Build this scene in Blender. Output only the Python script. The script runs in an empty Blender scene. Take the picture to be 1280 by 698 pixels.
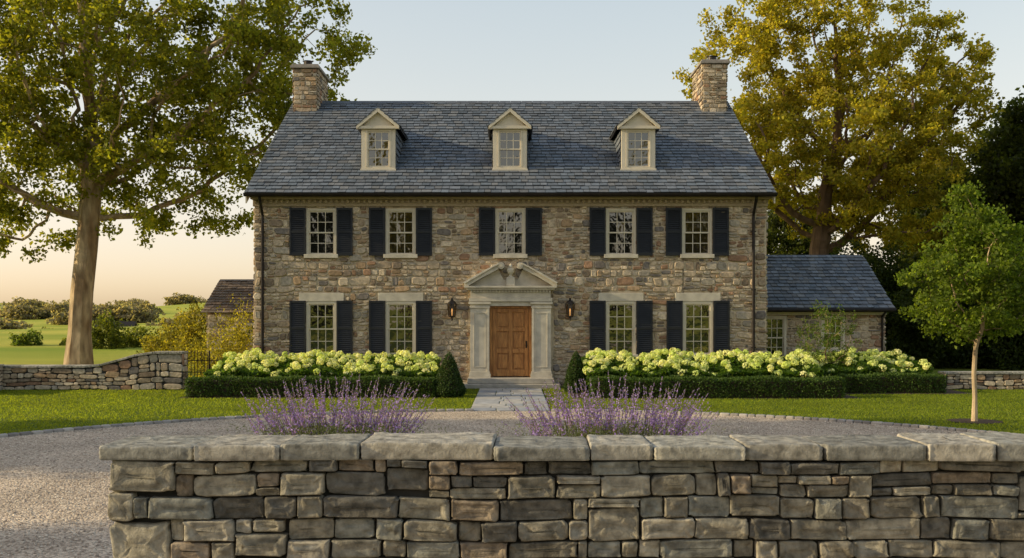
import bpy, math, random
import numpy as np
from mathutils import Vector, Matrix, noise
random.seed(7); rs=np.random.RandomState(7)
R=random.random
def U(a,b): return a+(b-a)*random.random()
scene=bpy.context.scene
COL=scene.collection
F=1244.0
# ---------------------------------------------------------------- materials
def new_mat(name):
    m=bpy.data.materials.new(name); m.use_nodes=True
    nt=m.node_tree
    for n in list(nt.nodes): nt.nodes.remove(n)
    out=nt.nodes.new('ShaderNodeOutputMaterial')
    return m,nt,out
def N(nt,t,**k):
    n=nt.nodes.new(t)
    for a,b in k.items(): setattr(n,a,b)
    return n
def surf_mat(name,col=(.5,.5,.5),rough=.8,attr=False,nscale=8,namt=.25,bump=.3,bscale=30,bdist=.01,spec=.3,metal=0,stretch=None,col2=None):
    m,nt,out=new_mat(name); L=nt.links.new
    p=N(nt,'ShaderNodeBsdfPrincipled'); L(p.outputs[0],out.inputs[0])
    p.inputs['Roughness'].default_value=rough; p.inputs['Metallic'].default_value=metal
    p.inputs['Specular IOR Level'].default_value=spec
    geo=N(nt,'ShaderNodeNewGeometry'); mp=N(nt,'ShaderNodeMapping'); L(geo.outputs['Position'],mp.inputs[0])
    if stretch: mp.inputs['Scale'].default_value=stretch
    n1=N(nt,'ShaderNodeTexNoise'); n1.inputs['Scale'].default_value=nscale; n1.inputs['Detail'].default_value=6; L(mp.outputs[0],n1.inputs[0])
    mr=N(nt,'ShaderNodeMapRange'); mr.inputs[1].default_value=.3; mr.inputs[2].default_value=.7
    mr.inputs[3].default_value=1-namt; mr.inputs[4].default_value=1+namt; L(n1.outputs[0],mr.inputs[0])
    vm=N(nt,'ShaderNodeVectorMath',operation='SCALE')
    if attr:
        a=N(nt,'ShaderNodeAttribute',attribute_name='col'); L(a.outputs['Color'],vm.inputs[0])
    elif col2:
        mx=N(nt,'ShaderNodeMix',data_type='RGBA'); n3=N(nt,'ShaderNodeTexNoise'); n3.inputs['Scale'].default_value=nscale*.37; L(mp.outputs[0],n3.inputs[0])
        r3=N(nt,'ShaderNodeMapRange'); r3.inputs[1].default_value=.4; r3.inputs[2].default_value=.6; L(n3.outputs[0],r3.inputs[0]); L(r3.outputs[0],mx.inputs[0])
        mx.inputs[6].default_value=(*col,1); mx.inputs[7].default_value=(*col2,1); L(mx.outputs[2],vm.inputs[0])
    else: vm.inputs[0].default_value=col
    L(mr.outputs[0],vm.inputs['Scale']); L(vm.outputs[0],p.inputs['Base Color'])
    if bump>0:
        n2=N(nt,'ShaderNodeTexNoise'); n2.inputs['Scale'].default_value=bscale; n2.inputs['Detail'].default_value=8; n2.inputs['Roughness'].default_value=.65; L(mp.outputs[0],n2.inputs[0])
        b=N(nt,'ShaderNodeBump'); b.inputs['Strength'].default_value=bump; b.inputs['Distance'].default_value=bdist
        L(n2.outputs[0],b.inputs['Height']); L(b.outputs[0],p.inputs['Normal'])
    return m
def leaf_mat(name,trans=.4,rough=.6):
    m,nt,out=new_mat(name); L=nt.links.new
    a=N(nt,'ShaderNodeAttribute',attribute_name='col')
    d=N(nt,'ShaderNodeBsdfPrincipled'); d.inputs['Roughness'].default_value=rough; d.inputs['Specular IOR Level'].default_value=.25
    t=N(nt,'ShaderNodeBsdfTranslucent'); mx=N(nt,'ShaderNodeMixShader'); mx.inputs[0].default_value=trans
    v=N(nt,'ShaderNodeVectorMath',operation='MULTIPLY'); v.inputs[1].default_value=(2.1,1.95,.8)
    L(a.outputs['Color'],d.inputs['Base Color']); L(a.outputs['Color'],v.inputs[0]); L(v.outputs[0],t.inputs[0])
    L(d.outputs[0],mx.inputs[1]); L(t.outputs[0],mx.inputs[2]); L(mx.outputs[0],out.inputs[0])
    return m
M={}
M['stone']=surf_mat('rubble_stone',attr=True,nscale=14,namt=.3,bump=.7,bscale=32,bdist=.014,rough=.92,spec=.15)
M['fstone']=surf_mat('fieldstone',attr=True,nscale=16,namt=.5,bump=1.0,bscale=45,bdist=.012,rough=.9,spec=.2)
M['mortar']=surf_mat('lime_mortar',(.56,.46,.32),namt=.15,bump=.4,bscale=60)
M['darkgap']=surf_mat('wall_core',(.035,.032,.028),bump=.3)
M['trim']=surf_mat('cream_paint',(.64,.57,.44),namt=.06,nscale=3,bump=.08,bscale=60,rough=.55)
M['limestone']=surf_mat('limestone',(.56,.505,.405),namt=.18,nscale=4,bump=.35,bscale=50,bdist=.004,rough=.8)
M['shutter']=surf_mat('black_shutter_paint',(.018,.020,.024),namt=.2,nscale=4,bump=.05,rough=.5,spec=.3)
M['metal']=surf_mat('dark_metal',(.025,.02,.018),rough=.4,metal=.4,bump=.05)
M['wood']=surf_mat('oak_door_wood',(.33,.14,.04),col2=(.43,.20,.06),namt=.35,nscale=8,stretch=(6,6,.6),bump=.2,bscale=16,rough=.45,spec=.4)
M['slate']=surf_mat('roof_slate',attr=True,nscale=7,namt=.22,bump=.35,bscale=25,bdist=.005,rough=.65,spec=.35)
M['bark']=surf_mat('bark',(.24,.16,.09),col2=(.46,.35,.22),namt=.35,nscale=5,stretch=(1,1,.35),bump=.8,bscale=9,bdist=.05,rough=.95)
M['barkoak']=surf_mat('oak_bark',(.17,.11,.065),namt=.35,nscale=5,stretch=(1,1,.3),bump=.9,bscale=9,bdist=.05,rough=.95)
M['leaf']=leaf_mat('leaves',.55)
M['petal']=leaf_mat('petals',.3)
M['hedge']=leaf_mat('hedge_leaves',.25)
M['mulch']=surf_mat('mulch',(.06,.04,.027),namt=.5,nscale=30,bump=1,bscale=60,bdist=.02)
M['flag']=surf_mat('bluestone',attr=True,nscale=5,namt=.2,bump=.3,bscale=40,bdist=.004,rough=.75)
def glass_mat():
    m,nt,out=new_mat('old_window_glass'); L=nt.links.new
    d=N(nt,'ShaderNodeBsdfPrincipled'); d.inputs['Base Color'].default_value=(.012,.011,.01,1); d.inputs['Roughness'].default_value=.04
    g=N(nt,'ShaderNodeBsdfGlossy'); g.inputs['Roughness'].default_value=.02; g.inputs[0].default_value=(.9,.88,.82,1)
    mx=N(nt,'ShaderNodeMixShader'); mx.inputs[0].default_value=.13
    geo=N(nt,'ShaderNodeNewGeometry'); n=N(nt,'ShaderNodeTexNoise'); n.inputs['Scale'].default_value=3.5; n.inputs['Detail'].default_value=2; L(geo.outputs['Position'],n.inputs[0])
    b=N(nt,'ShaderNodeBump'); b.inputs['Strength'].default_value=.3; b.inputs['Distance'].default_value=.02; L(n.outputs[0],b.inputs['Height'])
    L(b.outputs[0],d.inputs['Normal']); L(b.outputs[0],g.inputs['Normal'])
    L(d.outputs[0],mx.inputs[1]); L(g.outputs[0],mx.inputs[2]); L(mx.outputs[0],out.inputs[0]); return m
M['glass']=glass_mat()
def emis():
    m,nt,out=new_mat('lantern_glow'); e=N(nt,'ShaderNodeEmission'); e.inputs[0].default_value=(1,.55,.2,1); e.inputs[1].default_value=1.6; nt.links.new(e.outputs[0],out.inputs[0]); return m
M['glow']=emis()
def lglass():
    m,nt,out=new_mat('lantern_glass'); L=nt.links.new
    t=N(nt,'ShaderNodeBsdfTransparent'); t.inputs[0].default_value=(.7,.6,.45,1); g=N(nt,'ShaderNodeBsdfGlossy'); g.inputs['Roughness'].default_value=.1
    mx=N(nt,'ShaderNodeMixShader'); mx.inputs[0].default_value=.12; L(t.outputs[0],mx.inputs[1]); L(g.outputs[0],mx.inputs[2]); L(mx.outputs[0],out.inputs[0]); return m
M['lglass']=lglass()
def gravel_mat():
    m,nt,out=new_mat('pea_gravel'); L=nt.links.new
    p=N(nt,'ShaderNodeBsdfPrincipled'); p.inputs['Roughness'].default_value=.9; L(p.outputs[0],out.inputs[0]); p.inputs['Specular IOR Level'].default_value=.15
    geo=N(nt,'ShaderNodeNewGeometry'); v=N(nt,'ShaderNodeTexVoronoi'); v.inputs['Scale'].default_value=38; L(geo.outputs['Position'],v.inputs[0])
    sp=N(nt,'ShaderNodeSeparateColor'); L(v.outputs['Color'],sp.inputs[0])
    cr=N(nt,'ShaderNodeValToRGB'); e=cr.color_ramp.elements; e[0].color=(.25,.19,.14,1); e[1].color=(.72,.60,.46,1)
    x=e.new(.5); x.color=(.53,.42,.32,1); L(sp.outputs[0],cr.inputs[0])
    n=N(nt,'ShaderNodeTexNoise'); n.inputs['Scale'].default_value=.8; n.inputs['Detail'].default_value=8; L(geo.outputs['Position'],n.inputs[0])
    mr=N(nt,'ShaderNodeMapRange'); mr.inputs[1].default_value=.3; mr.inputs[2].default_value=.7; mr.inputs[3].default_value=.78; mr.inputs[4].default_value=1.15; L(n.outputs[0],mr.inputs[0])
    vm=N(nt,'ShaderNodeVectorMath',operation='SCALE'); L(cr.outputs[0],vm.inputs[0]); L(mr.outputs[0],vm.inputs['Scale']); L(vm.outputs[0],p.inputs['Base Color'])
    b=N(nt,'ShaderNodeBump'); b.inputs['Strength'].default_value=.9; b.inputs['Distance'].default_value=.02; b.invert=True
    L(v.outputs['Distance'],b.inputs['Height']); L(b.outputs[0],p.inputs['Normal']); return m
M['gravel']=gravel_mat()
def ground_mat():
    m,nt,out=new_mat('grass_ground'); L=nt.links.new
    p=N(nt,'ShaderNodeBsdfPrincipled'); p.inputs['Roughness'].default_value=.95; L(p.outputs[0],out.inputs[0]); p.inputs['Specular IOR Level'].default_value=.1
    geo=N(nt,'ShaderNodeNewGeometry')
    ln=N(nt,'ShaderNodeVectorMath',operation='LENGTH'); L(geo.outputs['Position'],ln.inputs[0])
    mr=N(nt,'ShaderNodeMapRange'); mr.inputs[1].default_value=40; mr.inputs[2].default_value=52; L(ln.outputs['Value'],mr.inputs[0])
    def two(a,b,s,st=None):
        n=N(nt,'ShaderNodeTexNoise'); n.inputs['Scale'].default_value=s; n.inputs['Detail'].default_value=9
        if st:
            mp=N(nt,'ShaderNodeMapping'); mp.inputs['Scale'].default_value=st; L(geo.outputs['Position'],mp.inputs[0]); L(mp.outputs[0],n.inputs[0])
        else: L(geo.outputs['Position'],n.inputs[0])
        r=N(nt,'ShaderNodeMapRange'); r.inputs[1].default_value=.35; r.inputs[2].default_value=.65; L(n.outputs[0],r.inputs[0])
        x=N(nt,'ShaderNodeMix',data_type='RGBA'); x.inputs[6].default_value=(*a,1); x.inputs[7].default_value=(*b,1); L(r.outputs[0],x.inputs[0]); return x
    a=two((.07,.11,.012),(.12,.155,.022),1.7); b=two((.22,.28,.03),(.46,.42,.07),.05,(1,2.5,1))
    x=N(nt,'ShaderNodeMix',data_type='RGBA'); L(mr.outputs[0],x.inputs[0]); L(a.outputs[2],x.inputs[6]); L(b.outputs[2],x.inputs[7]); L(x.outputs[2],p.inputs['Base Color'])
    n=N(nt,'ShaderNodeTexNoise'); n.inputs['Scale'].default_value=30; n.inputs['Detail'].default_value=5; L(geo.outputs['Position'],n.inputs[0])
    bb=N(nt,'ShaderNodeBump'); bb.inputs['Strength'].default_value=.8; bb.inputs['Distance'].default_value=.05; L(n.outputs[0],bb.inputs['Height']); L(bb.outputs[0],p.inputs['Normal'])
    return m
M['ground']=ground_mat()
# ---------------------------------------------------------------- builders
def empty(name,loc=(0,0,0)):
    o=bpy.data.objects.new(name,None); o.location=loc; COL.objects.link(o); return o
def finish(name,me,mat,parent=None,bevel=0,smooth=False):
    if mat: me.materials.append(M[mat])
    o=bpy.data.objects.new(name,me); COL.objects.link(o)
    if parent: o.parent=parent
    if smooth: me.shade_smooth()
    if bevel:
        b=o.modifiers.new('bevel','BEVEL'); b.width=bevel; b.segments=2; b.limit_method='ANGLE'
    return o
class MB:
    def __init__(s): s.v=[]; s.f=[]; s.c=[]
    def add(s,vs,fs,c=(.5,.5,.5)):
        b=len(s.v); s.v+=[tuple(v) for v in vs]; s.f+=[tuple(i+b for i in f) for f in fs]; s.c+=[(*c,1)]*len(vs)
    def box(s,x0,x1,y0,y1,z0,z1,c=(.5,.5,.5)):
        s.add([(x0,y0,z0),(x1,y0,z0),(x1,y1,z0),(x0,y1,z0),(x0,y0,z1),(x1,y0,z1),(x1,y1,z1),(x0,y1,z1)],
              [(0,3,2,1),(4,5,6,7),(0,1,5,4),(1,2,6,5),(2,3,7,6),(3,0,4,7)],c)
    def ext(s,pts,y0,y1,c=(.5,.5,.5)):   # xz polygon extruded in y
        n=len(pts); s.add([(x,y0,z) for x,z in pts]+[(x,y1,z) for x,z in pts],
              [tuple(range(n)),tuple(range(2*n-1,n-1,-1))]+[(i,i+n,(i+1)%n+n,(i+1)%n) for i in range(n)],c)
    def extx(s,pts,x0,x1,c=(.5,.5,.5)):  # yz polygon extruded in x
        n=len(pts); s.add([(x0,y,z) for y,z in pts]+[(x1,y,z) for y,z in pts],
              [tuple(range(n)),tuple(range(2*n-1,n-1,-1))]+[(i,i+n,(i+1)%n+n,(i+1)%n) for i in range(n)],c)
    def lathe(s,prof,cx,cy,n=16,c=(.5,.5,.5)):
        k=len(prof); vs=[]
        for r,z in prof:
            for i in range(n): a=2*math.pi*i/n; vs.append((cx+r*math.cos(a),cy+r*math.sin(a),z))
        fs=[(j*n+i,j*n+(i+1)%n,(j+1)*n+(i+1)%n,(j+1)*n+i) for j in range(k-1) for i in range(n)]
        fs+=[tuple(range(n-1,-1,-1)),tuple((k-1)*n+i for i in range(n))]
        s.add(vs,fs,c)
    def tube(s,p,q,r,n=8,c=(.5,.5,.5)):
        p=Vector(p);q=Vector(q);d=(q-p).normalized(); a=d.cross(Vector((.31,.22,.92)) if abs(d.z)<.9 else Vector((1,0,0))).normalized(); b=d.cross(a)
        vs=[pp+a*r*math.cos(2*math.pi*i/n)+b*r*math.sin(2*math.pi*i/n) for pp in (p,q) for i in range(n)]
        s.add(vs,[(i,(i+1)%n,(i+1)%n+n,i+n) for i in range(n)]+[tuple(range(n-1,-1,-1)),tuple(range(n,2*n))],c)
    def obj(s,name,mat,parent=None,bevel=0,smooth=False):
        me=bpy.data.meshes.new(name); me.from_pydata(s.v,[],s.f); me.update()
        a=me.color_attributes.new('col','FLOAT_COLOR','POINT'); a.data.foreach_set('color',np.array(s.c,dtype=np.float32).ravel())
        return finish(name,me,mat,parent,bevel,smooth)
def quads_obj(name,V,C,mat,parent=None,k=4,smooth=False):
    n=len(V); me=bpy.data.meshes.new(name)
    me.vertices.add(n*k); me.vertices.foreach_set('co',V.astype(np.float32).ravel())
    me.loops.add(n*k); me.loops.foreach_set('vertex_index',np.arange(n*k,dtype=np.int32))
    me.polygons.add(n); me.polygons.foreach_set('loop_start',np.arange(0,n*k,k,dtype=np.int32))
    me.update(calc_edges=True)
    a=me.color_attributes.new('col','FLOAT_COLOR','POINT')
    c=np.ones((n,k,4),np.float32); c[:,:,:3]=np.repeat(C[:,None,:],k,1); a.data.foreach_set('color',c.ravel())
    return finish(name,me,mat,parent,0,smooth)
def unit(a): return a/np.maximum(np.linalg.norm(a,axis=-1,keepdims=True),1e-9)
def leaf_quads(P,size,aspect=.6,up=0.0):
    n=len(P); nr=unit(rs.normal(size=(n,3))+np.array([0,0,up])); t=unit(np.cross(nr,rs.normal(size=(n,3)))); b=np.cross(nr,t)
    s=size*rs.uniform(.6,1.25,(n,1))
    fold=nr*s*.18
    return np.stack([P-t*s*.5,P+b*s*.5*aspect+fold,P+t*s*.5,P-b*s*.5*aspect+fold],1)
def leaf_cols(n,a,b,dark=.35):
    t=rs.uniform(0,1,(n,1)); c=np.array(a)*(1-t)+np.array(b)*t
    return c*rs.uniform(1-dark,1+dark,(n,1))
# ------- stones
def stone(mb,O,Uv,Vv,Nv,cx,cz,w,h,d,n,rings,col,nz=0,nf=8,p=5,jit=.04,warp=.0,rot=0):
    vs=[];fs=[]; ph=R()*100
    tilt=(U(-1,1)*nz,U(-1,1)*nz)
    m=min(w,h)
    for k,(ins,dep) in enumerate(rings):
        sx=1-2*ins*m/w; sz=1-2*ins*m/h
        for i in range(n):
            a=2*math.pi*(i+.5)/n; ca,sa=math.cos(a),math.sin(a)
            x=math.copysign(abs(ca)**(2/p),ca); z=math.copysign(abs(sa)**(2/p),sa)
            j=1+jit*noise.noise(Vector((ca*2+ph,sa*2,ph)))*2
            lx=x*w/2*sx*j; lz=z*h/2*sz*j
            lx,lz=lx-rot*lz,lz+rot*lx
            ax=cx+lx; az=cz+lz
            if warp:
                q=Vector((ax*.9+31,az*1.3+7,0)); ax+=warp*noise.noise(q); az+=warp*noise.noise(q+Vector((50,9,3)))
            y=dep*d
            if nz and k>0:
                q=Vector((ax*nf+ph,az*nf,ph)); y+=nz*noise.noise(q)*1.3+nz*.6*noise.noise(q*2.7)+tilt[0]*lx/w+tilt[1]*lz/h
            vs.append(O+Uv*ax+Vv*az+Nv*y)
    k=len(rings)
    fs=[(j*n+i,j*n+(i+1)%n,(j+1)*n+(i+1)%n,(j+1)*n+i) for j in range(k-1) for i in range(n)]
    fs.append(tuple((k-1)*n+i for i in range(n)))
    mb.add(vs,fs,col)
def layout(w,h,rh=(.2,.34),cw=(.22,.6),split=.6):
    out=[];z=0
    while z<h-.03:
        r=U(*rh); 
        if z+r>h-.08: r=h-z
        x=0
        while x<w-.02:
            c=U(*cw)*random.choice((.7,1,1,1.3,1.7))
            if x+c>w-.14: c=w-x
            q=R()
            if q<split and r>.13:
                s=U(.35,.65)*r
                for (za,zb) in ((z,z+s),(z+s,z+r)):
                    xx=x
                    while xx<x+c-.01:
                        cc=U(*cw)*.9
                        if xx+cc>x+c-.1: cc=x+c-xx
                        out.append((xx,xx+cc,za,zb)); xx+=cc
            else: out.append((x,x+c,z,z+r))
            x+=c
        z+=r
    return out
def clip(rects,ops):
    for (a,b,c,d) in ops:
        nr=[]
        for (x0,x1,z0,z1) in rects:
            if x1<=a or x0>=b or z1<=c or z0>=d: nr.append((x0,x1,z0,z1)); continue
            if x0<a: nr.append((x0,a,z0,z1))
            if x1>b: nr.append((b,x1,z0,z1))
            xa,xb=max(x0,a),min(x1,b)
            if z0<c: nr.append((xa,xb,z0,c))
            if z1>d: nr.append((xa,xb,d,z1))
        rects=[r for r in nr if r[1]-r[0]>.05 and r[3]-r[2]>.04]
    return rects
PAL=[((.44,.335,.225),3.2),((.36,.31,.24),3),((.24,.18,.125),2),((.32,.19,.115),1.5),((.56,.46,.33),2.6),((.19,.165,.145),1.5),((.49,.39,.27),3),((.39,.265,.155),1.6)]
def pick(pal):
    t=U(0,sum(w for _,w in pal))
    for c,w in pal:
        t-=w
        if t<=0: break
    k=U(.8,1.2); g=sum(c)/3; return tuple(max(.01,(x*.94+g*.06)*k) for x in c)
HR=[(0,0),(0.01,.55),(.10,1.0)]
def stone_face(mb,O,Uv,Vv,w,h,ops=(),d=.05,gap=.028,n=12,rings=HR,pal=PAL,warp=.08,nz=.009,filt=None,zmap=None,**k):
    Nv=Uv.cross(Vv)
    for (x0,x1,z0,z1) in clip(layout(w,h,**k),ops):
        if filt and not filt((x0+x1)/2,(z0+z1)/2,x0,x1,z1): continue
        cx,cz=(x0+x1)/2,(z0+z1)/2; hh=z1-z0
        if zmap: s=zmap(cx); cz*=s; hh*=s
        stone(mb,O,Uv,Vv,Nv,cx,cz,x1-x0-gap*U(.6,1.6),hh-gap*U(.5,1.3),d*U(.6,1.25),n,rings,pick(pal),nz=nz,p=U(2.8,4.6),jit=.09,warp=warp,rot=U(-.045,.045))
X3=Vector((1,0,0));Y3=Vector((0,1,0));Z3=Vector((0,0,1))
# ================================================================ HOUSE
house=empty('stone_house')
HX0,HX1,HY0,HY1=-8.02,7.92,31.0,43.6
def px(p,dist=31.): return (p-640)*dist/F
def pz(p,dist=31.): return 2.2-(p-395)*dist/F
EZ=5.88
yr=37.3; zr=10.22
upper=[402,501,638,776,871]; lower=[402,501,776,872]
ops=[];wins=[];holes=[]
for c in upper: wins.append((px(c),pz(318),pz(261),.94,False))
for c in lower: wins.append((px(c),pz(443),pz(377),.94,True))
for (xc,z0,z1,w,lint) in wins:
    holes.append((xc-w/2+.03,xc+w/2-.03,z0+.0,z1-.03))
    ops.append((xc-w/2,xc+w/2,z0-.13,z1))
    if lint: ops.append((xc-.70,xc+.70,z1,z1+.27))
ops.append((px(587),px(691),-.3,pz(348)))
holes.append((px(638.3)-.62,px(638.3)+.62,.2,2.48))
mb=MB(); mb.box(HX0,HX1,HY0+.25,HY1,-.3,EZ)
for x0,x1,z0,z1 in clip([(HX0,HX1,-.3,EZ)],holes): mb.box(x0,x1,HY0,HY0+.249,z0,z1)
mb.extx([(HY0,EZ-.01),(HY1,EZ-.01),(yr,zr-.15)],HX0,HX1)
mb.obj('wall_core','mortar',house)
ops=[(a-HX0,b-HX0,c,d) for a,b,c,d in ops]
mb=MB(); stone_face(mb,Vector((HX0,HY0,0)),X3,Z3,HX1-HX0,EZ-.2,ops,cw=(.16,.42),rh=(.16,.29),split=.55)
gd=HY1-HY0
def gfil(cx,cz,x0,x1,z1):
    zt=lambda x: EZ+(zr-EZ)*(1-abs(x-(yr-HY0))/(yr-HY0))-.25
    return z1<min(zt(x0),zt(x1))
stone_face(mb,Vector((HX0,HY1,0)),-Y3,Z3,gd,9.6,(),filt=gfil)
stone_face(mb,Vector((HX1,HY0,0)),Y3,Z3,gd,9.6,(),filt=gfil)
stone_face(mb,Vector((HX1,HY1,0)),-X3,Z3,HX1-HX0,EZ-.2,(),cw=(.3,.8))
mb.obj('stone_walls','stone',house)
def window(xc,z0,z1,w,y,T,G,C,cols=3,rows=(2,2),fr=.075,rec=.09):
    x0,x1=xc-w/2,xc+w/2
    ya=y-.035
    T.box(x0,x0+fr,ya,y+.12,z0,z1); T.box(x1-fr,x1,ya,y+.12,z0,z1)
    T.box(x0+fr,x1-fr,ya,y+.12,z1-fr,z1); 
    ix0,ix1=x0+fr,x1-fr; iz0,iz1=z0,z1-fr
    zm=(iz0+iz1)/2
    for k,(a,b,yy) in enumerate(((zm-.02,iz1,y+.0),(iz0,zm+.02,y+.04))):
        st=.042
        T.box(ix0,ix0+st,yy,yy+.035,a,b);T.box(ix1-st,ix1,yy,yy+.035,a,b)
        T.box(ix0+st,ix1-st,yy,yy+.035,a,a+st);T.box(ix0+st,ix1-st,yy,yy+.035,b-st,b)
        gx0,gx1,gz0,gz1=ix0+st,ix1-st,a+st,b-st
        for i in range(1,cols):
            xx=gx0+(gx1-gx0)*i/cols; T.box(xx-.011,xx+.011,yy+.004,yy+.03,gz0,gz1)
        for j in range(1,rows[k]):
            zz=gz0+(gz1-gz0)*j/rows[k]; T.box(gx0,gx1,yy+.006,yy+.028,zz-.011,zz+.011)
        for i in range(cols):
            for j in range(rows[k]):
                pa=gx0+(gx1-gx0)*i/cols;pb=gx0+(gx1-gx0)*(i+1)/cols;qa=gz0+(gz1-gz0)*j/rows[k];qb=gz0+(gz1-gz0)*(j+1)/rows[k]
                t=U(-.0015,.0015);s=U(-.0015,.0015)
                G.add([(pa,yy+.018+t,qa),(pb,yy+.018-t,qa),(pb,yy+.018-t+s,qb),(pa,yy+.018+t+s,qb)],[(0,1,2,3)])
T=MB();G=MB();C=MB();SH=MB();LS=MB()
def shutter(x0,x1,z0,z1,y):
    st=.055; ya,yb=y-.105,y-.065
    SH.box(x0,x0+st,ya,yb,z0,z1);SH.box(x1-st,x1,ya,yb,z0,z1)
    zm=z0+(z1-z0)*.5
    for a,b in ((z0,z0+.09),(zm-.04,zm+.04),(z1-.07,z1)): SH.box(x0+st,x1-st,ya+.002,yb-.002,a,b)
    for a,b in ((z0+.09,zm-.04),(zm+.04,z1-.07)):
        n=int((b-a)/.06)
        for i in range(n):
            z=a+(b-a)*(i+.5)/n
            SH.extx([(ya+.006,z-.026),(ya+.013,z-.030),(yb-.004,z+.018),(yb-.011,z+.022)],x0+st,x1-st)
    SH.box(x0+st,x1-st,yb-.003,yb+.002,z0+.05,z1-.05)
    for zz in (z0+.2,z1-.2): SH.box(x0,x0+.07,ya-.006,ya-.001,zz-.012,zz+.012)
    SH.box(x0+.05,x1-.05,yb+.003,y+.01,z0+.1,z0+.16);SH.box(x0+.05,x1-.05,yb+.003,y+.01,z1-.16,z1-.1)
for (xc,z0,z1,w,lint) in wins:
    window(xc,z0,z1,w,HY0,T,G,C)
    LS.box(xc-w/2-.06,xc+w/2+.06,HY0-.11,HY0+.1,z0-.125,z0-.002)
    if lint:
        LS.ext([(xc-.70,z1+.004),(xc+.70,z1+.004),(xc+.70,z1+.262),(xc-.70,z1+.262)],HY0-.055,HY0+.08)
    sw=.50; top=z1+.02
    shutter(xc-w/2-.01-sw,xc-w/2-.01,z0-.05,top,HY0); shutter(xc+w/2+.01,xc+w/2+.01+sw,z0-.05,top,HY0)
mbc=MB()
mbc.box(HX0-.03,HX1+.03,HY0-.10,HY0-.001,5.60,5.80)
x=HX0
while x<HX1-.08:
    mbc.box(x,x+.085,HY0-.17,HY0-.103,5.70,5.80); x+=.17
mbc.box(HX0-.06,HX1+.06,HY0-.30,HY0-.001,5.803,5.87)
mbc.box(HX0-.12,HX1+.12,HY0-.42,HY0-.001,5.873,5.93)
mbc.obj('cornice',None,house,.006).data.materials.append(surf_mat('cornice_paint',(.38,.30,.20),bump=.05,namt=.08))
# roof
RX0,RX1=HX0-.17,HX1+.17
EY,EZ2=30.48,5.97
mb=MB(); 
mb.extx([(EY,EZ2-.05),(yr,zr-.05),(yr,zr-.2),(EY,EZ2-.12)],RX0+.01,RX1-.01)
by=2*yr-EY
mb.extx([(by,EZ2-.05),(by,EZ2-.12),(yr,zr-.2),(yr,zr-.05)],RX0+.01,RX1-.01)
mb.obj('roof_deck','metal',house)
def slates(mb,O,Uv,Sv,w,L,ex=.25,sw=.27):
    Nv=Uv.cross(Sv).normalized(); r=0;n=int(round(L/ex)); ex=L/n
    for r in range(n):
        x=-U(0,sw)
        while x<w:
            ww=sw*U(.7,1.3); a=max(0,x); b=min(w,x+ww-.014); x+=ww
            if b-a<.03: continue
            s0=r*ex+U(-.012,.012); s1=min(s0+ex*1.5,L+.02); t=U(.016,.026)
            k=U(.78,1.25); base=random.choice(((.125,.145,.172),(.105,.124,.148),(.14,.155,.178),(.12,.132,.15),(.15,.155,.162)))
            c=tuple(q*k for q in base)
            def P(u,s,h): return O+Uv*u+Sv*s+Nv*h
            h0=.048+U(0,.018);h1=.006
            mb.add([P(a,s0,h0-t),P(b,s0,h0-t),P(b,s1,h1-t),P(a,s1,h1-t),P(a,s0,h0),P(b,s0,h0),P(b,s1,h1),P(a,s1,h1)],
                   [(0,3,2,1),(4,5,6,7),(0,1,5,4),(1,2,6,5),(2,3,7,6),(3,0,4,7)],c)
SLv=Vector((0,yr-EY,zr-EZ2)); SLL=SLv.length; SLv.normalize()
mb=MB(); slates(mb,Vector((RX0,EY-.03,EZ2-.03)),X3,SLv,RX1-RX0,SLL)
SLb=Vector((0,-(yr-EY),zr-EZ2)).normalized()
slates(mb,Vector((RX1,by+.03,EZ2-.03)),-X3,SLb,RX1-RX0,SLL)
for i in range(40):
    a=RX0+(RX1-RX0)*i/40; b=a+(RX1-RX0)/40-.008
    mb.extx([(yr-.14,zr-.06),(yr,zr+.035),(yr+.14,zr-.06),(yr,zr-.02)],a,b,(.09,.10,.12))
mb.obj('slate_roof','slate',house)
mb=MB()
for xa,xb in ((RX0+.012,RX0+.05),(RX1-.05,RX1-.012)):
    mb.extx([(EY+.05,EZ2-.125),(yr,zr-.205),(by-.05,EZ2-.125),(by-.05,EZ2-.32),(yr,zr-.4),(EY+.05,EZ2-.32)],xa,xb)
mb.obj('rake_boards','trim',house)
mb=MB()
pts=[(EY-.02+.075*math.cos(a),5.93+.075*math.sin(a)) for a in [math.pi*(1+i/8) for i in range(9)]]
mb.extx([(EY-.10,5.96)]+pts+[(EY+.06,5.96)],RX0-.02,RX1+.02)
mb.obj('gutter','metal',house)
mb=MB()
for p_ in (329,941):
    x=px(p_)
    mb.tube((x,HY0-.09,.05),(x,HY0-.09,5.35),.045,10); mb.tube((x,HY0-.09,5.32),(x,EY+.02,5.86),.045,10)
    for z in (1.2,3,4.8): mb.box(x-.07,x+.07,HY0-.12,HY0+.01,z,z+.03)
mb.obj('downspouts','metal',house)
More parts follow.
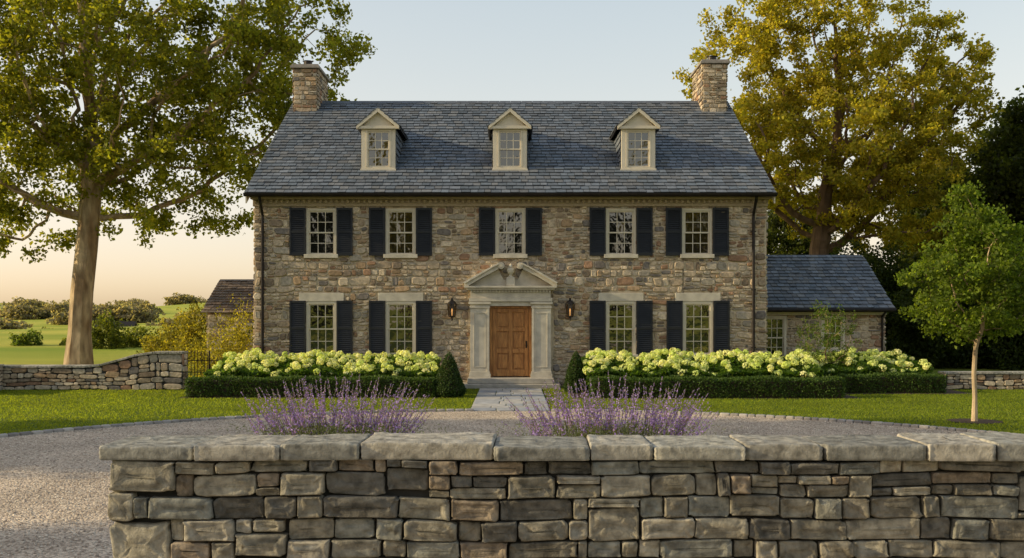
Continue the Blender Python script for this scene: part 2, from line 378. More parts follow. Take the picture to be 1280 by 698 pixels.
# chimneys
CH=MB(); CS=MB(); CM=MB(); CP=MB()
def chimney(x0,x1,ya,yb,z0,z1):
    CH.box(x0+.02,x1-.02,ya+.02,yb-.02,z0,z1-.02)
    for O,Uv,w in ((Vector((x0,ya,z0)),X3,x1-x0),(Vector((x1,ya,z0)),Y3,yb-ya),(Vector((x1,yb,z0)),-X3,x1-x0),(Vector((x0,yb,z0)),-Y3,yb-ya)):
        stone_face(CM,O,Uv,Z3,w,z1-z0,d=.035,cw=(.16,.34),rh=(.12,.2),split=.2,warp=.02)
    CS.box(x0-.1,x1+.1,ya-.1,yb+.1,z1,z1+.09,(.28,.25,.22)); CS.box(x0-.05,x1+.05,ya-.05,yb+.05,z1+.093,z1+.15,(.28,.25,.22))
    xm=(x0+x1)/2
    for yy in (ya+.5,yb-.5): CP.lathe([(.2,z1+.15),(.22,z1+.2),(.16,z1+.25),(.16,z1+.36),(.2,z1+.38),(.12,z1+.385)],xm,yy,14)
chimney(-8.0,-7.13,36.4,38.4,8.3,11.25); chimney(6.98,7.86,36.4,38.4,8.3,11.42)
CH.obj('chimney_core','mortar',house);CM.obj('chimney_stones','stone',house)
CS.obj('chimney_caps','flag',house,.01); CP.obj('chimney_pots','metal',house)
# dormers
DW=MB(); DC=MB(); DR=MB()
for xc in (px(473,31.9),px(637.5,31.9),px(798,31.9)):
    yf=31.9; zb=6.78; ze=8.22; zp=8.80; hw=.54
    x0,x1=xc-hw,xc+hw
    wz0,wz1=6.98,8.16; ww=.80
    DW.box(x0,xc-ww/2,yf,yf+.1,zb,ze); DW.box(xc+ww/2,x1,yf,yf+.1,zb,ze); DW.box(xc-ww/2,xc+ww/2,yf,yf+.1,zb,wz0-.002); DW.box(xc-ww/2,xc+ww/2,yf,yf+.1,wz1+.002,ze)
    DW.box(x0-.03,x1+.03,yf-.05,yf-.002,wz0-.16,wz0-.07)
    window(xc,wz0,wz1,ww,yf+.02,T,G,C,fr=.05)
    DC.box(x0+.03,x1-.03,yf+.15,34.6,zb-.6,ze)
    slates(DR,Vector((x1-.01,yf+.11,zb-.4)),Y3,Z3,2.9,ze-zb+.4,ex=.2,sw=.22)
    slates(DR,Vector((x0+.01,yf+.11+2.9,zb-.4)),-Y3,Z3,2.9,ze-zb+.4,ex=.2,sw=.22)
    DW.ext([(x0-.02,ze+.003),(x1+.02,ze+.003),(xc,zp-.03)],yf+.0,yf+.1)
    DW.box(x0-.14,x1+.14,yf-.12,yf-.003,ze-.04,ze+.05)
    dx=hw+.16; 
    for sg in (-1,1):
        DW.ext([(xc,zp+.05),(xc,zp-.09),(xc+sg*(dx-.02),ze-.055),(xc+sg*(dx-.02),ze+.05)],yf-.155,yf-.004)
        DC.ext([(xc,zp+.055),(xc,zp+.0),(xc+sg*dx,ze-.02),(xc+sg*dx,ze+.03)],yf-.10,35.0)
        Sv=Vector((-sg*dx,0,zp+.04-(ze+.02))); Ls=Sv.length; Sv.normalize()
        if sg>0: slates(DR,Vector((xc+dx,yf-.16,ze+.02)),Y3,Sv,3.2,Ls,ex=.2,sw=.2)
        else: slates(DR,Vector((xc-dx,yf-.16+3.2,ze+.02)),-Y3,Sv,3.2,Ls,ex=.2,sw=.2)
DW.obj('dormer_fronts','trim',house,.005); DC.obj('dormer_bodies','metal',house); DR.obj('dormer_slates','slate',house)
# door surround
DX=px(638.3); D=MB(); y=HY0
dz0=.30; 
dt=dz0+2.2
for sg in (-1,1):
    a=DX+sg*.66; b=DX+sg*1.25; x0,x1=min(a,b),max(a,b)
    D.box(x0,x1,y-.22,y+.05,dz0-.16,dt+.14)
    D.box(x0-.04,x1+.04,y-.27,y+.04,dz0-.18,dz0+.10); D.box(x0-.02,x1+.02,y-.245,y+.04,dz0+.103,dz0+.17)
    D.box(x0-.02,x1+.02,y-.25,y+.04,dt-.06,dt-.0); D.box(x0-.05,x1+.05,y-.28,y+.04,dt+.06,dt+.13)
    D.box(x0+.10,x0+.13,y-.235,y-.222,dz0+.3,dt-.2);D.box(x1-.13,x1-.10,y-.235,y-.222,dz0+.3,dt-.2);D.box(x0+.13,x1-.13,y-.234,y-.222,dz0+.3,dz0+.33);D.box(x0+.13,x1-.13,y-.234,y-.222,dt-.23,dt-.2)
    D.box(x0 if sg>0 else x1-.075, x0+.075 if sg>0 else x1, y-.24,y-.221,dz0+.0,dt)
D.box(DX-.655,DX+.655,y-.20,y+.05,dt+.005,dt+.14)
D.box(DX-1.29,DX+1.29,y-.27,y+.04,dt+.143,dt+.25)
D.box(DX-1.24,DX+1.24,y-.23,y+.04,dt+.253,dt+.50)
n=26
for i in range(n):
    xx=DX-1.26+2.52*(i+.25)/n; D.box(xx,xx+.05,y-.30,y-.233,dt+.43,dt+.50)
D.box(DX-1.36,DX+1.36,y-.36,y+.04,dt+.503,dt+.56); D.box(DX-1.42,DX+1.42,y-.42,y+.04,dt+.563,dt+.62)
pb=dt+.623
D.ext([(DX-1.30,pb),(DX+1.30,pb),(DX+.38,pb+.52),(DX+.22,pb+.20),(DX-.22,pb+.20),(DX-.38,pb+.52)],y-.14,y+.03)
for sg in (-1,1):
    def q(pts,ya): D.ext([(DX+sg*u,v) for u,v in pts],ya,y+.02)
    q([(1.43,pb),(1.43,pb+.06),(.9,pb+.36),(.55,pb+.55),(.36,pb+.66),(.30,pb+.60),(.40,pb+.50),(.85,pb+.27),(1.30,pb+.0)],y-.40)
    q([(1.40,pb+.065),(1.46,pb+.10),(.9,pb+.425),(.55,pb+.61),(.34,pb+.72),(.33,pb+.665),(.55,pb+.56)],y-.46)
    D.tube((DX+sg*.29,y-.44,pb+.62),(DX+sg*.29,y+.02,pb+.62),.10,16); D.tube((DX+sg*.29,y-.47,pb+.62),(DX+sg*.29,y-.44,pb+.62),.05,12)
D.box(DX-.13,DX+.13,y-.36,y-.1,pb+.005,pb+.26)
D.lathe([(.10,pb+.26),(.10,pb+.29),(.045,pb+.31),(.045,pb+.34),(.11,pb+.42),(.125,pb+.50),(.10,pb+.545),(.05,pb+.56),(.07,pb+.59),(.03,pb+.66),(.004,pb+.70)],DX,y-.24,18)
D.obj('door_surround','limestone',house,.006)
W=MB()
W.box(DX-.655,DX-.565,y-.05,y+.1,dz0,dt);W.box(DX+.565,DX+.655,y-.05,y+.1,dz0,dt);W.box(DX-.565,DX+.565,y-.05,y+.1,dt-.07,dt)
dzt=dt-.075
W.box(DX-.56,DX+.56,y+.04,y+.08,dz0+.02,dzt)
def stile(x0,x1,z0,z1): W.box(x0,x1,y+.0,y+.038,z0,z1)
H=dzt-dz0-.02; b0=dz0+.02
for x0,x1 in ((-.56,-.44),(.44,.56),(-.055,.055)): stile(DX+x0,DX+x1,b0,dzt)
rails=[(0,.2),(.72,.84),(1.40,1.50),(H-.12,H)]
for a,b in rails:
    stile(DX-.44,DX-.055,b0+a,b0+b);stile(DX+.055,DX+.44,b0+a,b0+b)
for (a,b) in ((.2,.72),(.84,1.40),(1.50,H-.12)):
    for x0,x1 in ((-.44,-.055),(.055,.44)):
        m=.05; W.box(DX+x0+m,DX+x1-m,y+.018,y+.042,b0+a+m,b0+b-m)
W.obj('front_door','wood',house,.006)
mb=MB(); mb.tube((DX+.49,y-.0,dz0+1.0),(DX+.49,y-.07,dz0+1.0),.012); mb.lathe([(.005,dz0+.97),(.028,dz0+.985),(.03,dz0+1.0),(.028,dz0+1.015),(.005,dz0+1.03)],DX+.49,y-.07,12)
mb.box(DX+.465,DX+.515,y-.008,y-.001,dz0+.9,dz0+1.12)
mb.obj('door_hardware','metal',house)
mb=MB(); mb.box(DX-1.5,DX+1.5,y-1.05,y-.0,-.1,.13,(.36,.33,.28)); mb.box(DX-1.32,DX+1.32,y-.72,y+.02,.133,.29,(.40,.365,.31)); mb.obj('door_steps','flag',house,.015)
# wing
WX0,WX1,WY0,WY1=HX1+.02,12.35,33.0,38.2; WE=2.45; WR=4.36; WYR=35.6
ww=[(px(968,33),pz(447,33),pz(395,33),.78),(px(1041,33),pz(436,33),pz(395,33),.78)]
mb=MB(); mb.box(WX0,WX1,WY0+.25,WY1,-.3,WE)
for x0,x1,z0,z1 in clip([(WX0,WX1,-.3,WE)],[(a-w/2+.03,a+w/2-.03,b,c-.03) for a,b,c,w in ww]): mb.box(x0,x1,WY0,WY0+.249,z0,z1)
mb.extx([(WY0,WE-.01),(WY1,WE-.01),(WYR,WR-.12)],WX0,WX1); mb.obj('wing_core','mortar',house)
ops=[(a-w/2-WX0,a+w/2-WX0,b-.12,c) for a,b,c,w in ww]
mb=MB(); stone_face(mb,Vector((WX0,WY0,0)),X3,Z3,WX1-WX0,WE-.2,ops,cw=(.16,.4),rh=(.16,.27))
stone_face(mb,Vector((WX1,WY0,0)),Y3,Z3,WY1-WY0,WE,(),cw=(.2,.45)); mb.obj('wing_stones','stone',house)
for a,b,c,w in ww:
    window(a,b,c,w,WY0,T,G,C); LS.box(a-w/2-.05,a+w/2+.05,WY0-.1,WY0+.1,b-.11,b-.002)
mb=MB(); mb.extx([(WY0-.4,WE-.02),(WYR,WR-.05),(WYR,WR-.18),(WY0-.4,WE-.1)],WX0,WX1+.17); mb.extx([(2*WYR-WY0+.4,WE-.02),(2*WYR-WY0+.4,WE-.1),(WYR,WR-.18),(WYR,WR-.05)],WX0,WX1+.17)
mb.tube((WX0,WY0-.45,WE-.06),(WX1+.2,WY0-.45,WE-.06),.07,10); mb.tube((WX1-.1,WY0-.08,0),(WX1-.1,WY0-.08,2.2),.04); mb.tube((WX1-.1,WY0-.08,2.18),(WX1-.1,WY0-.42,WE-.1),.04)
mb.obj('wing_roof_deck','metal',house)
Sv=Vector((0,WYR-WY0+.4,WR-WE+.02)); Ls=Sv.length; Sv.normalize(); mb=MB()
slates(mb,Vector((WX0,WY0-.43,WE-.02)),X3,Sv,WX1+.18-WX0,Ls,ex=.23,sw=.24)
slates(mb,Vector((WX1+.18,2*WYR-WY0+.43,WE-.02)),-X3,Vector((0,-Sv.y,Sv.z)),WX1+.18-WX0,Ls,ex=.23,sw=.24)
mb.obj('wing_slates','slate',house)
mb=MB(); mb.box(WX0+.01,WX1+.03,WY0-.12,WY0-.002,WE-.22,WE-.1); mb.box(WX0+.01,WX1+.05,WY0-.3,WY0-.001,WE-.098,WE-.04)
mb.obj('wing_cornice','trim',house,.005)
T.obj('window_sashes','trim',house); G.obj('window_panes','glass',house); SH.obj('shutters','shutter',house); LS.obj('sills_and_lintels','limestone',house,.008)
for p_ in (565,712.5):
    e=empty('wall_lantern',(px(p_,30.8),30.78,2.36)); m1=MB()
    m1.box(-.055,.055,.16,.215,-.02,.30); m1.tube((0,.18,.25),(0,.08,.36),.014); m1.tube((0,.08,.36),(0,0,.34),.014)
    m1.lathe([(.02,.40),(.035,.37),(.03,.33),(.06,.31),(.145,.22),(.15,.20),(.02,.20)],0,0,6)
    m1.lathe([(.10,-.20),(.11,-.18),(.10,-.17),(.02,-.17)],0,0,6); m1.lathe([(.008,-.32),(.03,-.28),(.02,-.24),(.06,-.205)],0,0,8)
    for i in range(6):
        a=math.pi/3*i; m1.tube((.10*math.cos(a),.10*math.sin(a),-.18),(.14*math.cos(a),.14*math.sin(a),.21),.011,6)
    m1.obj('frame','metal',e)
    m2=MB(); m2.lathe([(.095,-.17),(.135,.2)],0,0,6); m2.obj('panes','lglass',e)
    m3=MB(); m3.lathe([(.010,-.15),(.012,-.04),(.020,.0),(.016,.04),(.003,.07)],0,0,10); m3.obj('bulb','glow',e,smooth=True)
# ================================================================ GROUND
def sstep(t): t=np.clip(t,0,1); return t*t*(3-2*t)
k=np.linspace(-1,1,241); xs=3000*np.sinh(5.5*k)/math.sinh(5.5); 
gx,gy=np.meshgrid(xs,xs); gy=gy+15
def hgt(x,y):
    d=np.sqrt(x**2+y**2)
    left=sstep((-x-8)/20)
    h=-7.5*sstep((d-108)/60)+ 27*sstep((d-300)/650)
    h=h+left*(1.3+.016*(x+50))*np.exp(-((d-100)/26)**2)
    h=h+sstep((d-52)/50)*(.25*np.sin(x*.045+1)+.2*np.sin(y*.06+x*.02)) + sstep((d-300)/500)*(8*np.sin(x*.004+.5)+5*np.sin(x*.011+y*.003))
    return h
gz=hgt(gx,gy)
n=241; V=np.stack([gx,gy,gz],-1).reshape(-1,3); fs=[(j*n+i,j*n+i+1,(j+1)*n+i+1,(j+1)*n+i) for j in range(n-1) for i in range(n-1)]
me=bpy.data.meshes.new('ground'); me.from_pydata(V.tolist(),[],fs); finish('ground',me,'ground',smooth=True)
GC=(0,11.9);GR=11.0
mb=MB(); n=160; mb.add([(GC[0]+GR*math.cos(2*math.pi*i/n),GC[1]+GR*math.sin(2*math.pi*i/n),.008) for i in range(n)],[tuple(range(n))]); mb.obj('gravel_driveway','gravel')
Np=60000; rr=GR*np.sqrt(rs.uniform(0,1,Np)); aa=rs.uniform(0,2*math.pi,Np)
P=np.stack([rr*np.cos(aa),GC[1]+rr*np.sin(aa),np.full(Np,.012)],-1); P=P[(P[:,1]>7.5)&((P[:,0]<-1.5)|(P[:,1]>14))]
pc=np.array([(.62,.52,.41),(.45,.36,.27),(.3,.24,.19),(.70,.62,.5)])[rs.randint(0,4,len(P))]*rs.uniform(.8,1.1,(len(P),1))
s=rs.uniform(.008,.018,(len(P),1)); q=[]
for i in range(5):
    a=2*math.pi*i/5; q.append(P+np.concatenate([s*math.cos(a),s*math.sin(a)*.8,s*.0],1))
top=P+np.concatenate([s*0,s*0,s*.8],1)
VV=np.concatenate([np.stack([q[i],q[(i+1)%5],top],1) for i in range(5)],0)
quads_obj('gravel_pebbles',VV,np.tile(pc,(5,1)),'flag',k=3)
mb=MB(); a=0
while a<2*math.pi:
    da=U(.15,.24)/GR; am=a+da/2
    if not(abs(GC[0]+GR*math.cos(am))<.9 and math.sin(am)>0):
        rad=Vector((math.cos(am),math.sin(am),0)); tan=Vector((-math.sin(am),math.cos(am),0))
        c=pick([((.30,.28,.26),2),((.38,.35,.31),2),((.24,.22,.2),1)])
        stone(mb,Vector((GC[0],GC[1],-.03))+rad*(GR+.02),tan,-rad,Z3,0,0,da*GR-.012,.12,.095,12,[(0,0),(0,.8),(.12,1)],c,nz=.004)
    a+=da
mb.obj('cobblestone_edging','flag')
mb=MB(); PW=.93; yy=22.85; PATHY=29.9
while yy<PATHY:
    h=min(U(.45,.75),PATHY-yy+.02); xx=-PW-.03
    while xx<PW-.05-.03:
        w=U(.4,.85); 
        if xx+w>PW-.33: w=PW-.03-xx
        k=U(.85,1.15); c=random.choice(((.33,.33,.33),(.38,.36,.33),(.30,.31,.33)))
        stone(mb,Vector((DX+.03,0,-.02)),X3,Y3,Z3,xx+w/2,yy+h/2,w-.018,h-.018,.05,16,[(0,0),(0,.9),(.02,1)],tuple(q*k for q in c),p=9,jit=.01)
        xx+=w
    yy+=h
mb.obj('flagstone_path','flag')
mb=MB()
for x0,x1,y0,y1 in ((-8.9,-1.62,26.55,30.95),(1.62,9.3,26.35,30.95),(9.3,13.0,27.9,32.9)): mb.add([(x0,y0,.006),(x1,y0,.006),(x1,y1,.006),(x0,y1,.006)],[(0,1,2,3)])
mb.obj('mulch_bed','mulch')
YT=(px(1218,20.7),20.7)
mb=MB(); n=40; mb.add([(YT[0]+.55*math.cos(2*math.pi*i/n)*(1+.06*math.sin(i*2.3)),YT[1]+.5*math.sin(2*math.pi*i/n),.012) for i in range(n)],[tuple(range(n))]); mb.obj('mulch_ring','mulch')
n=230000; gx_=rs.uniform(-17,19,n); gy_=17+ (rs.uniform(0,1,n)**1.0)*13.0
ok=((gx_-GC[0])**2+(gy_-GC[1])**2>(GR+.09)**2)&~((abs(gx_-DX)<PW+.02))
for x0,x1,y0,y1 in ((-8.9,-1.62,26.55,31),(1.62,9.3,26.35,31),(9.3,13.0,27.9,33)): ok&=~((gx_>x0)&(gx_<x1)&(gy_>y0)&(gy_<y1))
ok&=((gx_-YT[0])**2+(gy_-YT[1])**2>.27)
gx_=gx_[ok];gy_=gy_[ok]; n=len(gx_); P=np.stack([gx_,gy_,np.zeros(n)],-1); a=rs.uniform(0,math.pi,n); w=rs.uniform(.008,.016,(n,1)); dv=np.stack([np.cos(a),np.sin(a),0*a],-1)*w
hh=rs.uniform(.02,.045,n); tip=P+np.stack([rs.normal(0,.02,n),rs.normal(0,.02,n),hh],-1)
patch=(.85+.25*(.5+.5*np.sin(gx_*1.3+np.sin(gy_*1.1)*2)*np.sin(gy_*1.9+gx_*.7)))[:,None]
quads_obj('lawn_grass',np.stack([P-dv,P+dv,tip],1),leaf_cols(n,(.13,.18,.015),(.23,.27,.03),.25)*patch,'leaf',k=3)
# ================================================================ FOLIAGE
def blob_points(cs,dens,shell=.35,nz=.25):
    out=[]
    for (c,r) in cs:
        c=np.array(c,float);r=np.array(r,float); n=int(dens*(r[0]*r[1]+r[1]*r[2]+r[0]*r[2]))
        dd=unit(rs.normal(size=(n,3))); 
        k=1+nz*(np.sin(dd[:,0]*5+c[0])*np.sin(dd[:,1]*6+c[1])+np.sin(dd[:,2]*7+dd[:,0]*4+c[2])*.7)+rs.normal(0,.05,n)
        k*=1-shell*rs.uniform(0,1,n)**1.5
        out.append(c+dd*r*k[:,None])
    return np.concatenate(out)
def foliage(name,cs,dens,size,ca,cb,parent=None,mat='leaf',shell=.35,nz=.25,zmin=.02):
    P=blob_points(cs,dens,shell,nz); P=P[P[:,2]>zmin] if zmin is not None else P
    return quads_obj(name,leaf_quads(P,size),leaf_cols(len(P),ca,cb),mat,parent)
def grow(trunk,atts,step=.5,dk=.7,iters=90):
    nodes=[np.array(t,float) for t in trunk]; par=[-1]+list(range(len(trunk)-1))
    A=atts.copy(); ND=np.array(nodes); D=np.linalg.norm(A[:,None]-ND[None],axis=2); near=D.argmin(1); nd=D.min(1); alive=np.ones(len(A),bool)
    for it in range(iters):
        idx=np.where(alive)[0]
        if len(idx)==0: break
        grp={}
        for i in idx: grp.setdefault(near[i],[]).append(i)
        new=[]
        for k_,l in grp.items():
            p=nodes[k_]; v=unit(A[l]-p).mean(0); v=v+rs.normal(0,.12,3)
            if k_<len(trunk)-1 and p[2]<trunk[-1][2]*.8: continue
            v=v/max(np.linalg.norm(v),1e-6)
            new.append((k_,p+v*step))
        if not new: break
        st=len(nodes)
        for k_,q in new: nodes.append(q); par.append(k_)
        Q=np.array([q for _,q in new]); D=np.linalg.norm(A[:,None]-Q[None],axis=2); m=D.min(1); am=D.argmin(1)
        u=m<nd-1e-6; near[u]=am[u]+st; nd[u]=m[u]; alive&=nd>dk
    return np.array(nodes),np.array(par)
def tree(name,loc,trunk,envs,natt,R0,step,csize,nleaf,lsize,ca,cb,bark='bark',dk=.7,lvar=.35,shell=.5,droop=0,rtip=.012):
    root=empty(name,loc)
    vol=np.array([r[0]*r[1]*r[2] for _,r in envs]); vol=vol/vol.sum(); A=[]
    for (c,r),v in zip(envs,vol):
        m=max(3,int(natt*v)); dd=unit(rs.normal(size=(m,3))); rad=1-shell*rs.uniform(0,1,(m,1))
        A.append(np.array(c)+dd*np.array(r)*rad)
    A=np.concatenate(A); 
    nd,par=grow(trunk,A,step,dk)
    n=len(nd); e=2.3; acc=np.zeros(n)
    for i in range(n-1,-1,-1):
        if acc[i]==0: acc[i]=1
        if par[i]>=0: acc[par[i]]+=acc[i]
    rr=acc**(1/e); k0=(R0-rtip)/(rr[len(trunk)-1]-1); rr=rtip+(rr-1)*k0
    for i in range(len(trunk)): 
        t=i/(len(trunk)-1); rr[i]=max(R0*(1.0-.1*t),0); 
        if i==0: rr[i]=R0*1.35
    idx=np.arange(1,n); pp=par[idx]; a=nd[pp]; b=nd[idx]; dirn=unit(b-a)
    dpar=np.zeros((n,3)); dpar[idx]=dirn; dpar[0]=dirn[0]
    rb=rr[idx]; ra=np.minimum(rr[pp],rb*1.4)
    ra[:len(trunk)-1]=rr[pp][:len(trunk)-1]
    m=8; ref=np.array([.29,.87,.13])
    def ring(c,dv,r):
        u=unit(np.cross(dv,ref)); w=np.cross(dv,u); return np.stack([c+(u*math.cos(2*math.pi*j/m)+w*math.sin(2*math.pi*j/m))*r[:,None] for j in range(m)],1)
    same=(np.sum(dpar[pp]*dirn,1)>.5)[:,None]
    ring_b=ring(b,dirn,rb); 
    ring_a=ring(a,np.where(same,dpar[pp],dirn),ra)
    Q=np.stack([ring_a,np.roll(ring_a,-1,1),np.roll(ring_b,-1,1),ring_b],2).reshape(-1,4,3)
    quads_obj('trunk_and_limbs',Q,np.full((len(Q),3),.3),bark,root)
    tips=np.concatenate([A,nd[rr<rtip*2.2]])
    cdens=rs.uniform(.15,1.7,len(tips)); cnt=(nleaf/len(tips)*cdens/cdens.mean()).astype(int)
    ctr=np.repeat(tips,cnt,0); cl=np.repeat(rs.uniform(1-lvar,1+lvar,len(tips)),cnt)
    P=ctr+unit(rs.normal(size=ctr.shape))*(rs.uniform(0,1,(len(ctr),1))**.6)*csize*np.array([1,1,.7])
    P[:,2]-=droop*rs.uniform(0,1,len(P))
    quads_obj('leaves',leaf_quads(P,lsize,.7),leaf_cols(len(P),ca,cb,.3)*cl[:,None],'leaf',root)
    return root
def E(pxx,pyy,dist,bx,rx,ry,rz,dy=0): return ((px(pxx,dist)-bx,dy,pz(pyy,dist)),(rx,ry,rz))
bx=px(98,42)
tree('sycamore_tree',(bx,42,0),[(0,0,-.2),(.05,0,1.5),(.15,0,3.2),(.3,.1,5),(.42,.1,6.4),(.5,.1,7.4)],
  [E(170,20,42,bx,8.6,6.0,7.2),E(20,200,42,bx,5.8,4.5,4.2),E(225,225,42,bx,3.7,4,3.3),E(370,65,42,bx,3.1,3.2,3.9,1),E(60,80,42,bx,6,5,6),E(290,140,42,bx,3.2,3.5,4)],
  1150,.47,.55,.55,98000,.2,(.12,.15,.014),(.27,.26,.03),dk=.75,droop=.35)
bx=px(1020,48)
oak=tree('oak_tree',(bx,48,0),[(0,0,-.2),(0,0,2),(.1,0,4),(.15,0,5.4)],
  [E(1045,190,48,bx,7.0,5.5,4.2),E(1130,120,48,bx,4.3,4,4.6),E(925,110,48,bx,3.2,3.5,4.0),E(1015,40,48,bx,4.2,4,3.8),E(1110,250,48,bx,3.8,4,2.8),E(960,215,48,bx,3.2,4,2.6),E(1190,90,48,bx,2.4,2.5,3)],
  1000,.5,.55,.52,92000,.19,(.20,.21,.018),(.40,.33,.04),'barkoak',dk=.75)
tree('young_maple_tree',(YT[0],YT[1],0),[(0,0,-.05),(.01,0,.5),(-.01,0,1.0),(.02,0,1.5)],
  [((-.2,0,2.7),(1.35,1.1,1.15)),((.35,0,3.4),(.95,.9,1.1)),((-.15,0,4.1),(.6,.6,.95)),((.9,0,2.6),(.8,.8,.9))],
  330,.05,.16,.24,17000,.085,(.08,.13,.012),(.17,.22,.03),dk=.22,rtip=.004)
tree('multistem_sapling',(px(1035,30),30,0),[(0,0,-.05),(.02,0,.2),(0,0,.4)],
  [((-.25,0,1.7),(.8,.6,1.1)),((.4,0,1.6),(.6,.5,1.1))],160,.03,.12,.14,3000,.06,(.07,.12,.02),(.14,.19,.035),dk=.18,rtip=.004)
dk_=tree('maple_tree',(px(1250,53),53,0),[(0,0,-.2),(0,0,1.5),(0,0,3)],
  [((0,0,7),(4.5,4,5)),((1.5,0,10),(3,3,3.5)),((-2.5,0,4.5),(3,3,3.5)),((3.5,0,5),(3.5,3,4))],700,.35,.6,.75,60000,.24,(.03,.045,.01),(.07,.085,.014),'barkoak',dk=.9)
def inst(root,loc,sc,rz,name):
    e=empty(name,loc); e.scale=(sc,)*3; e.rotation_euler=(0,0,rz)
    for c in root.children:
        o=bpy.data.objects.new(c.name.split('.')[0],c.data); COL.objects.link(o); o.parent=e
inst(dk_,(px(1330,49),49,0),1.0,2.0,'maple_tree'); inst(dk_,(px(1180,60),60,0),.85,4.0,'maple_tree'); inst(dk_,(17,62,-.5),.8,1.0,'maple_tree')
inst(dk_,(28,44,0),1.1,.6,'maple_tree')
# unseen trees added left of the court to shade the gravel and lawn edge
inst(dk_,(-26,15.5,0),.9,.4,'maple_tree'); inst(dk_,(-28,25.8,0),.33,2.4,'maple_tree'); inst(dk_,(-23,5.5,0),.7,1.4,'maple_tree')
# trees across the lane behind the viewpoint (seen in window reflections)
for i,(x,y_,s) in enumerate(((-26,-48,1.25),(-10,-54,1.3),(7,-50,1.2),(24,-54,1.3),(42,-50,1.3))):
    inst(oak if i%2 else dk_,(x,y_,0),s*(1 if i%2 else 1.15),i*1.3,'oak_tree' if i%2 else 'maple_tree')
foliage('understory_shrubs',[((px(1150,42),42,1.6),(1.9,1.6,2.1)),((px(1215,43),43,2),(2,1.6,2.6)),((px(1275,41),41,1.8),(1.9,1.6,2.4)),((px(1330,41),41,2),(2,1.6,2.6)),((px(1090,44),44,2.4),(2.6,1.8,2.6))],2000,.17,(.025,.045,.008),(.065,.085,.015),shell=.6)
foliage('garden_shrub',[((px(282,33),33.2,.9),(1.0,.8,1.15)),((px(250,34),34.2,.7),(.9,.8,1.0)),((px(300,34.5),34.5,1.4),(.7,.7,1.2))],1000,.085,(.15,.16,.02),(.32,.28,.04),shell=.95,nz=.35)
foliage('field_shrub',[((px(33,62),62,-.0),(1.0,1,1.1))],900,.2,(.05,.09,.015),(.11,.14,.025))
foliage('field_shrub',[((px(128,60),60,.2),(1.3,1,1.8)),((px(165,62),62,0),(1.6,1,1.3)),((px(100,63),63,0),(1.2,1,.9))],900,.2,(.07,.10,.015),(.15,.16,.025))
foliage('field_shrub',[((px(225,50),50,.5),(1.0,1,1.7)),((px(200,52),52,.2),(1,1,1.2)),((px(245,46),46,.8),(1,1,1.8))],1000,.16,(.13,.13,.02),(.28,.24,.035),shell=.8)
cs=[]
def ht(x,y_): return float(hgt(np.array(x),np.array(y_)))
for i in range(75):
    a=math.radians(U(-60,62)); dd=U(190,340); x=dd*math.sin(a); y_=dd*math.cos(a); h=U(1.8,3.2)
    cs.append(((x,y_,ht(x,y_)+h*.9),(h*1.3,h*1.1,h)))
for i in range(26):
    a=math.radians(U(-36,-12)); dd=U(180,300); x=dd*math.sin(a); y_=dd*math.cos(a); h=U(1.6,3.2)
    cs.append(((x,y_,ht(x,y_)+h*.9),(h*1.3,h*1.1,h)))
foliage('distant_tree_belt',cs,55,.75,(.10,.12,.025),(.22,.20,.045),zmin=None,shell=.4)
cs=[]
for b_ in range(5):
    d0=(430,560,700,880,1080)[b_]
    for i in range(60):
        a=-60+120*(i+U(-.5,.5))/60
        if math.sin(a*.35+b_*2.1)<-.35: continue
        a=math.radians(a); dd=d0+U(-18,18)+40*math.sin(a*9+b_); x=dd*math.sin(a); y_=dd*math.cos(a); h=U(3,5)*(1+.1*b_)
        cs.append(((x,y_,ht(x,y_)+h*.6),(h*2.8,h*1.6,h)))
foliage('distant_woodland',cs,6,2.4,(.17,.165,.11),(.27,.23,.15),zmin=None,shell=.4)  # distance haze painted into the leaf colours: paler and greyer
fx,fy=px(138,165),165
fh=empty('distant_farmhouse',(fx,fy,ht(fx,fy)+1.8)); mb=MB(); mb.box(-3,3,0,5,-3,4.4); mb.extx([(0,4.4),(5,4.4),(2.5,6.6)],-3,3); mb.obj('walls','trim',fh)
mb=MB(); mb.extx([(-.4,4.2),(2.5,6.8),(5.4,4.2),(5.4,4.5),(2.5,7.05),(-.4,4.5)],-3.3,3.3); mb.obj('roof','metal',fh); mb=MB()
for x in (-1.8,0,1.8):
    mb.box(x-.4,x+.4,-.05,-.01,2.6,3.8); mb.box(x-.4,x+.4,-.05,-.01,.6,1.9)
mb.obj('windows','glass',fh)
def hedge(name,x0,x1,y0,y1,z1,dens=1300):
    root=empty(name); P=[]
    for (a,b,c,d_) in ((x0,x1,y0,y0),(x0,x1,y1,y1),(x0,x0,y0,y1),(x1,x1,y0,y1)):
        n=int(dens*max(b-a,d_-c)*z1*1.6); P.append(np.stack([rs.uniform(a,b,n) if b>a else np.full(n,a),rs.uniform(c,d_,n) if d_>c else np.full(n,c),rs.uniform(0.02,z1,n)],-1))
    n=int(dens*(x1-x0)*(y1-y0)*1.5); P.append(np.stack([rs.uniform(x0,x1,n),rs.uniform(y0,y1,n),np.full(n,z1)],-1))
    P=np.concatenate(P)
    P+=rs.normal(0,.024,P.shape); P[:,2]+=.025*np.sin(P[:,0]*3)+.015*np.sin(P[:,0]*11+P[:,1]*5); P[:,1]+=.03*np.sin(P[:,0]*4.1+P[:,2]*5)
    quads_obj('leaves',leaf_quads(P,.05,.7),leaf_cols(len(P),(.03,.065,.01),(.08,.13,.02),.4),'hedge',root)
    mb=MB(); mb.box(x0+.05,x1-.05,y0+.06,y1-.06,0.01,z1-.06,(.012,.018,.006)); mb.obj('inner_twigs','mulch',root)
hedge('boxwood_hedge',-8.75,-2.1,26.7,27.35,.50)
hedge('boxwood_hedge',2.15,8.85,26.5,27.2,.50)
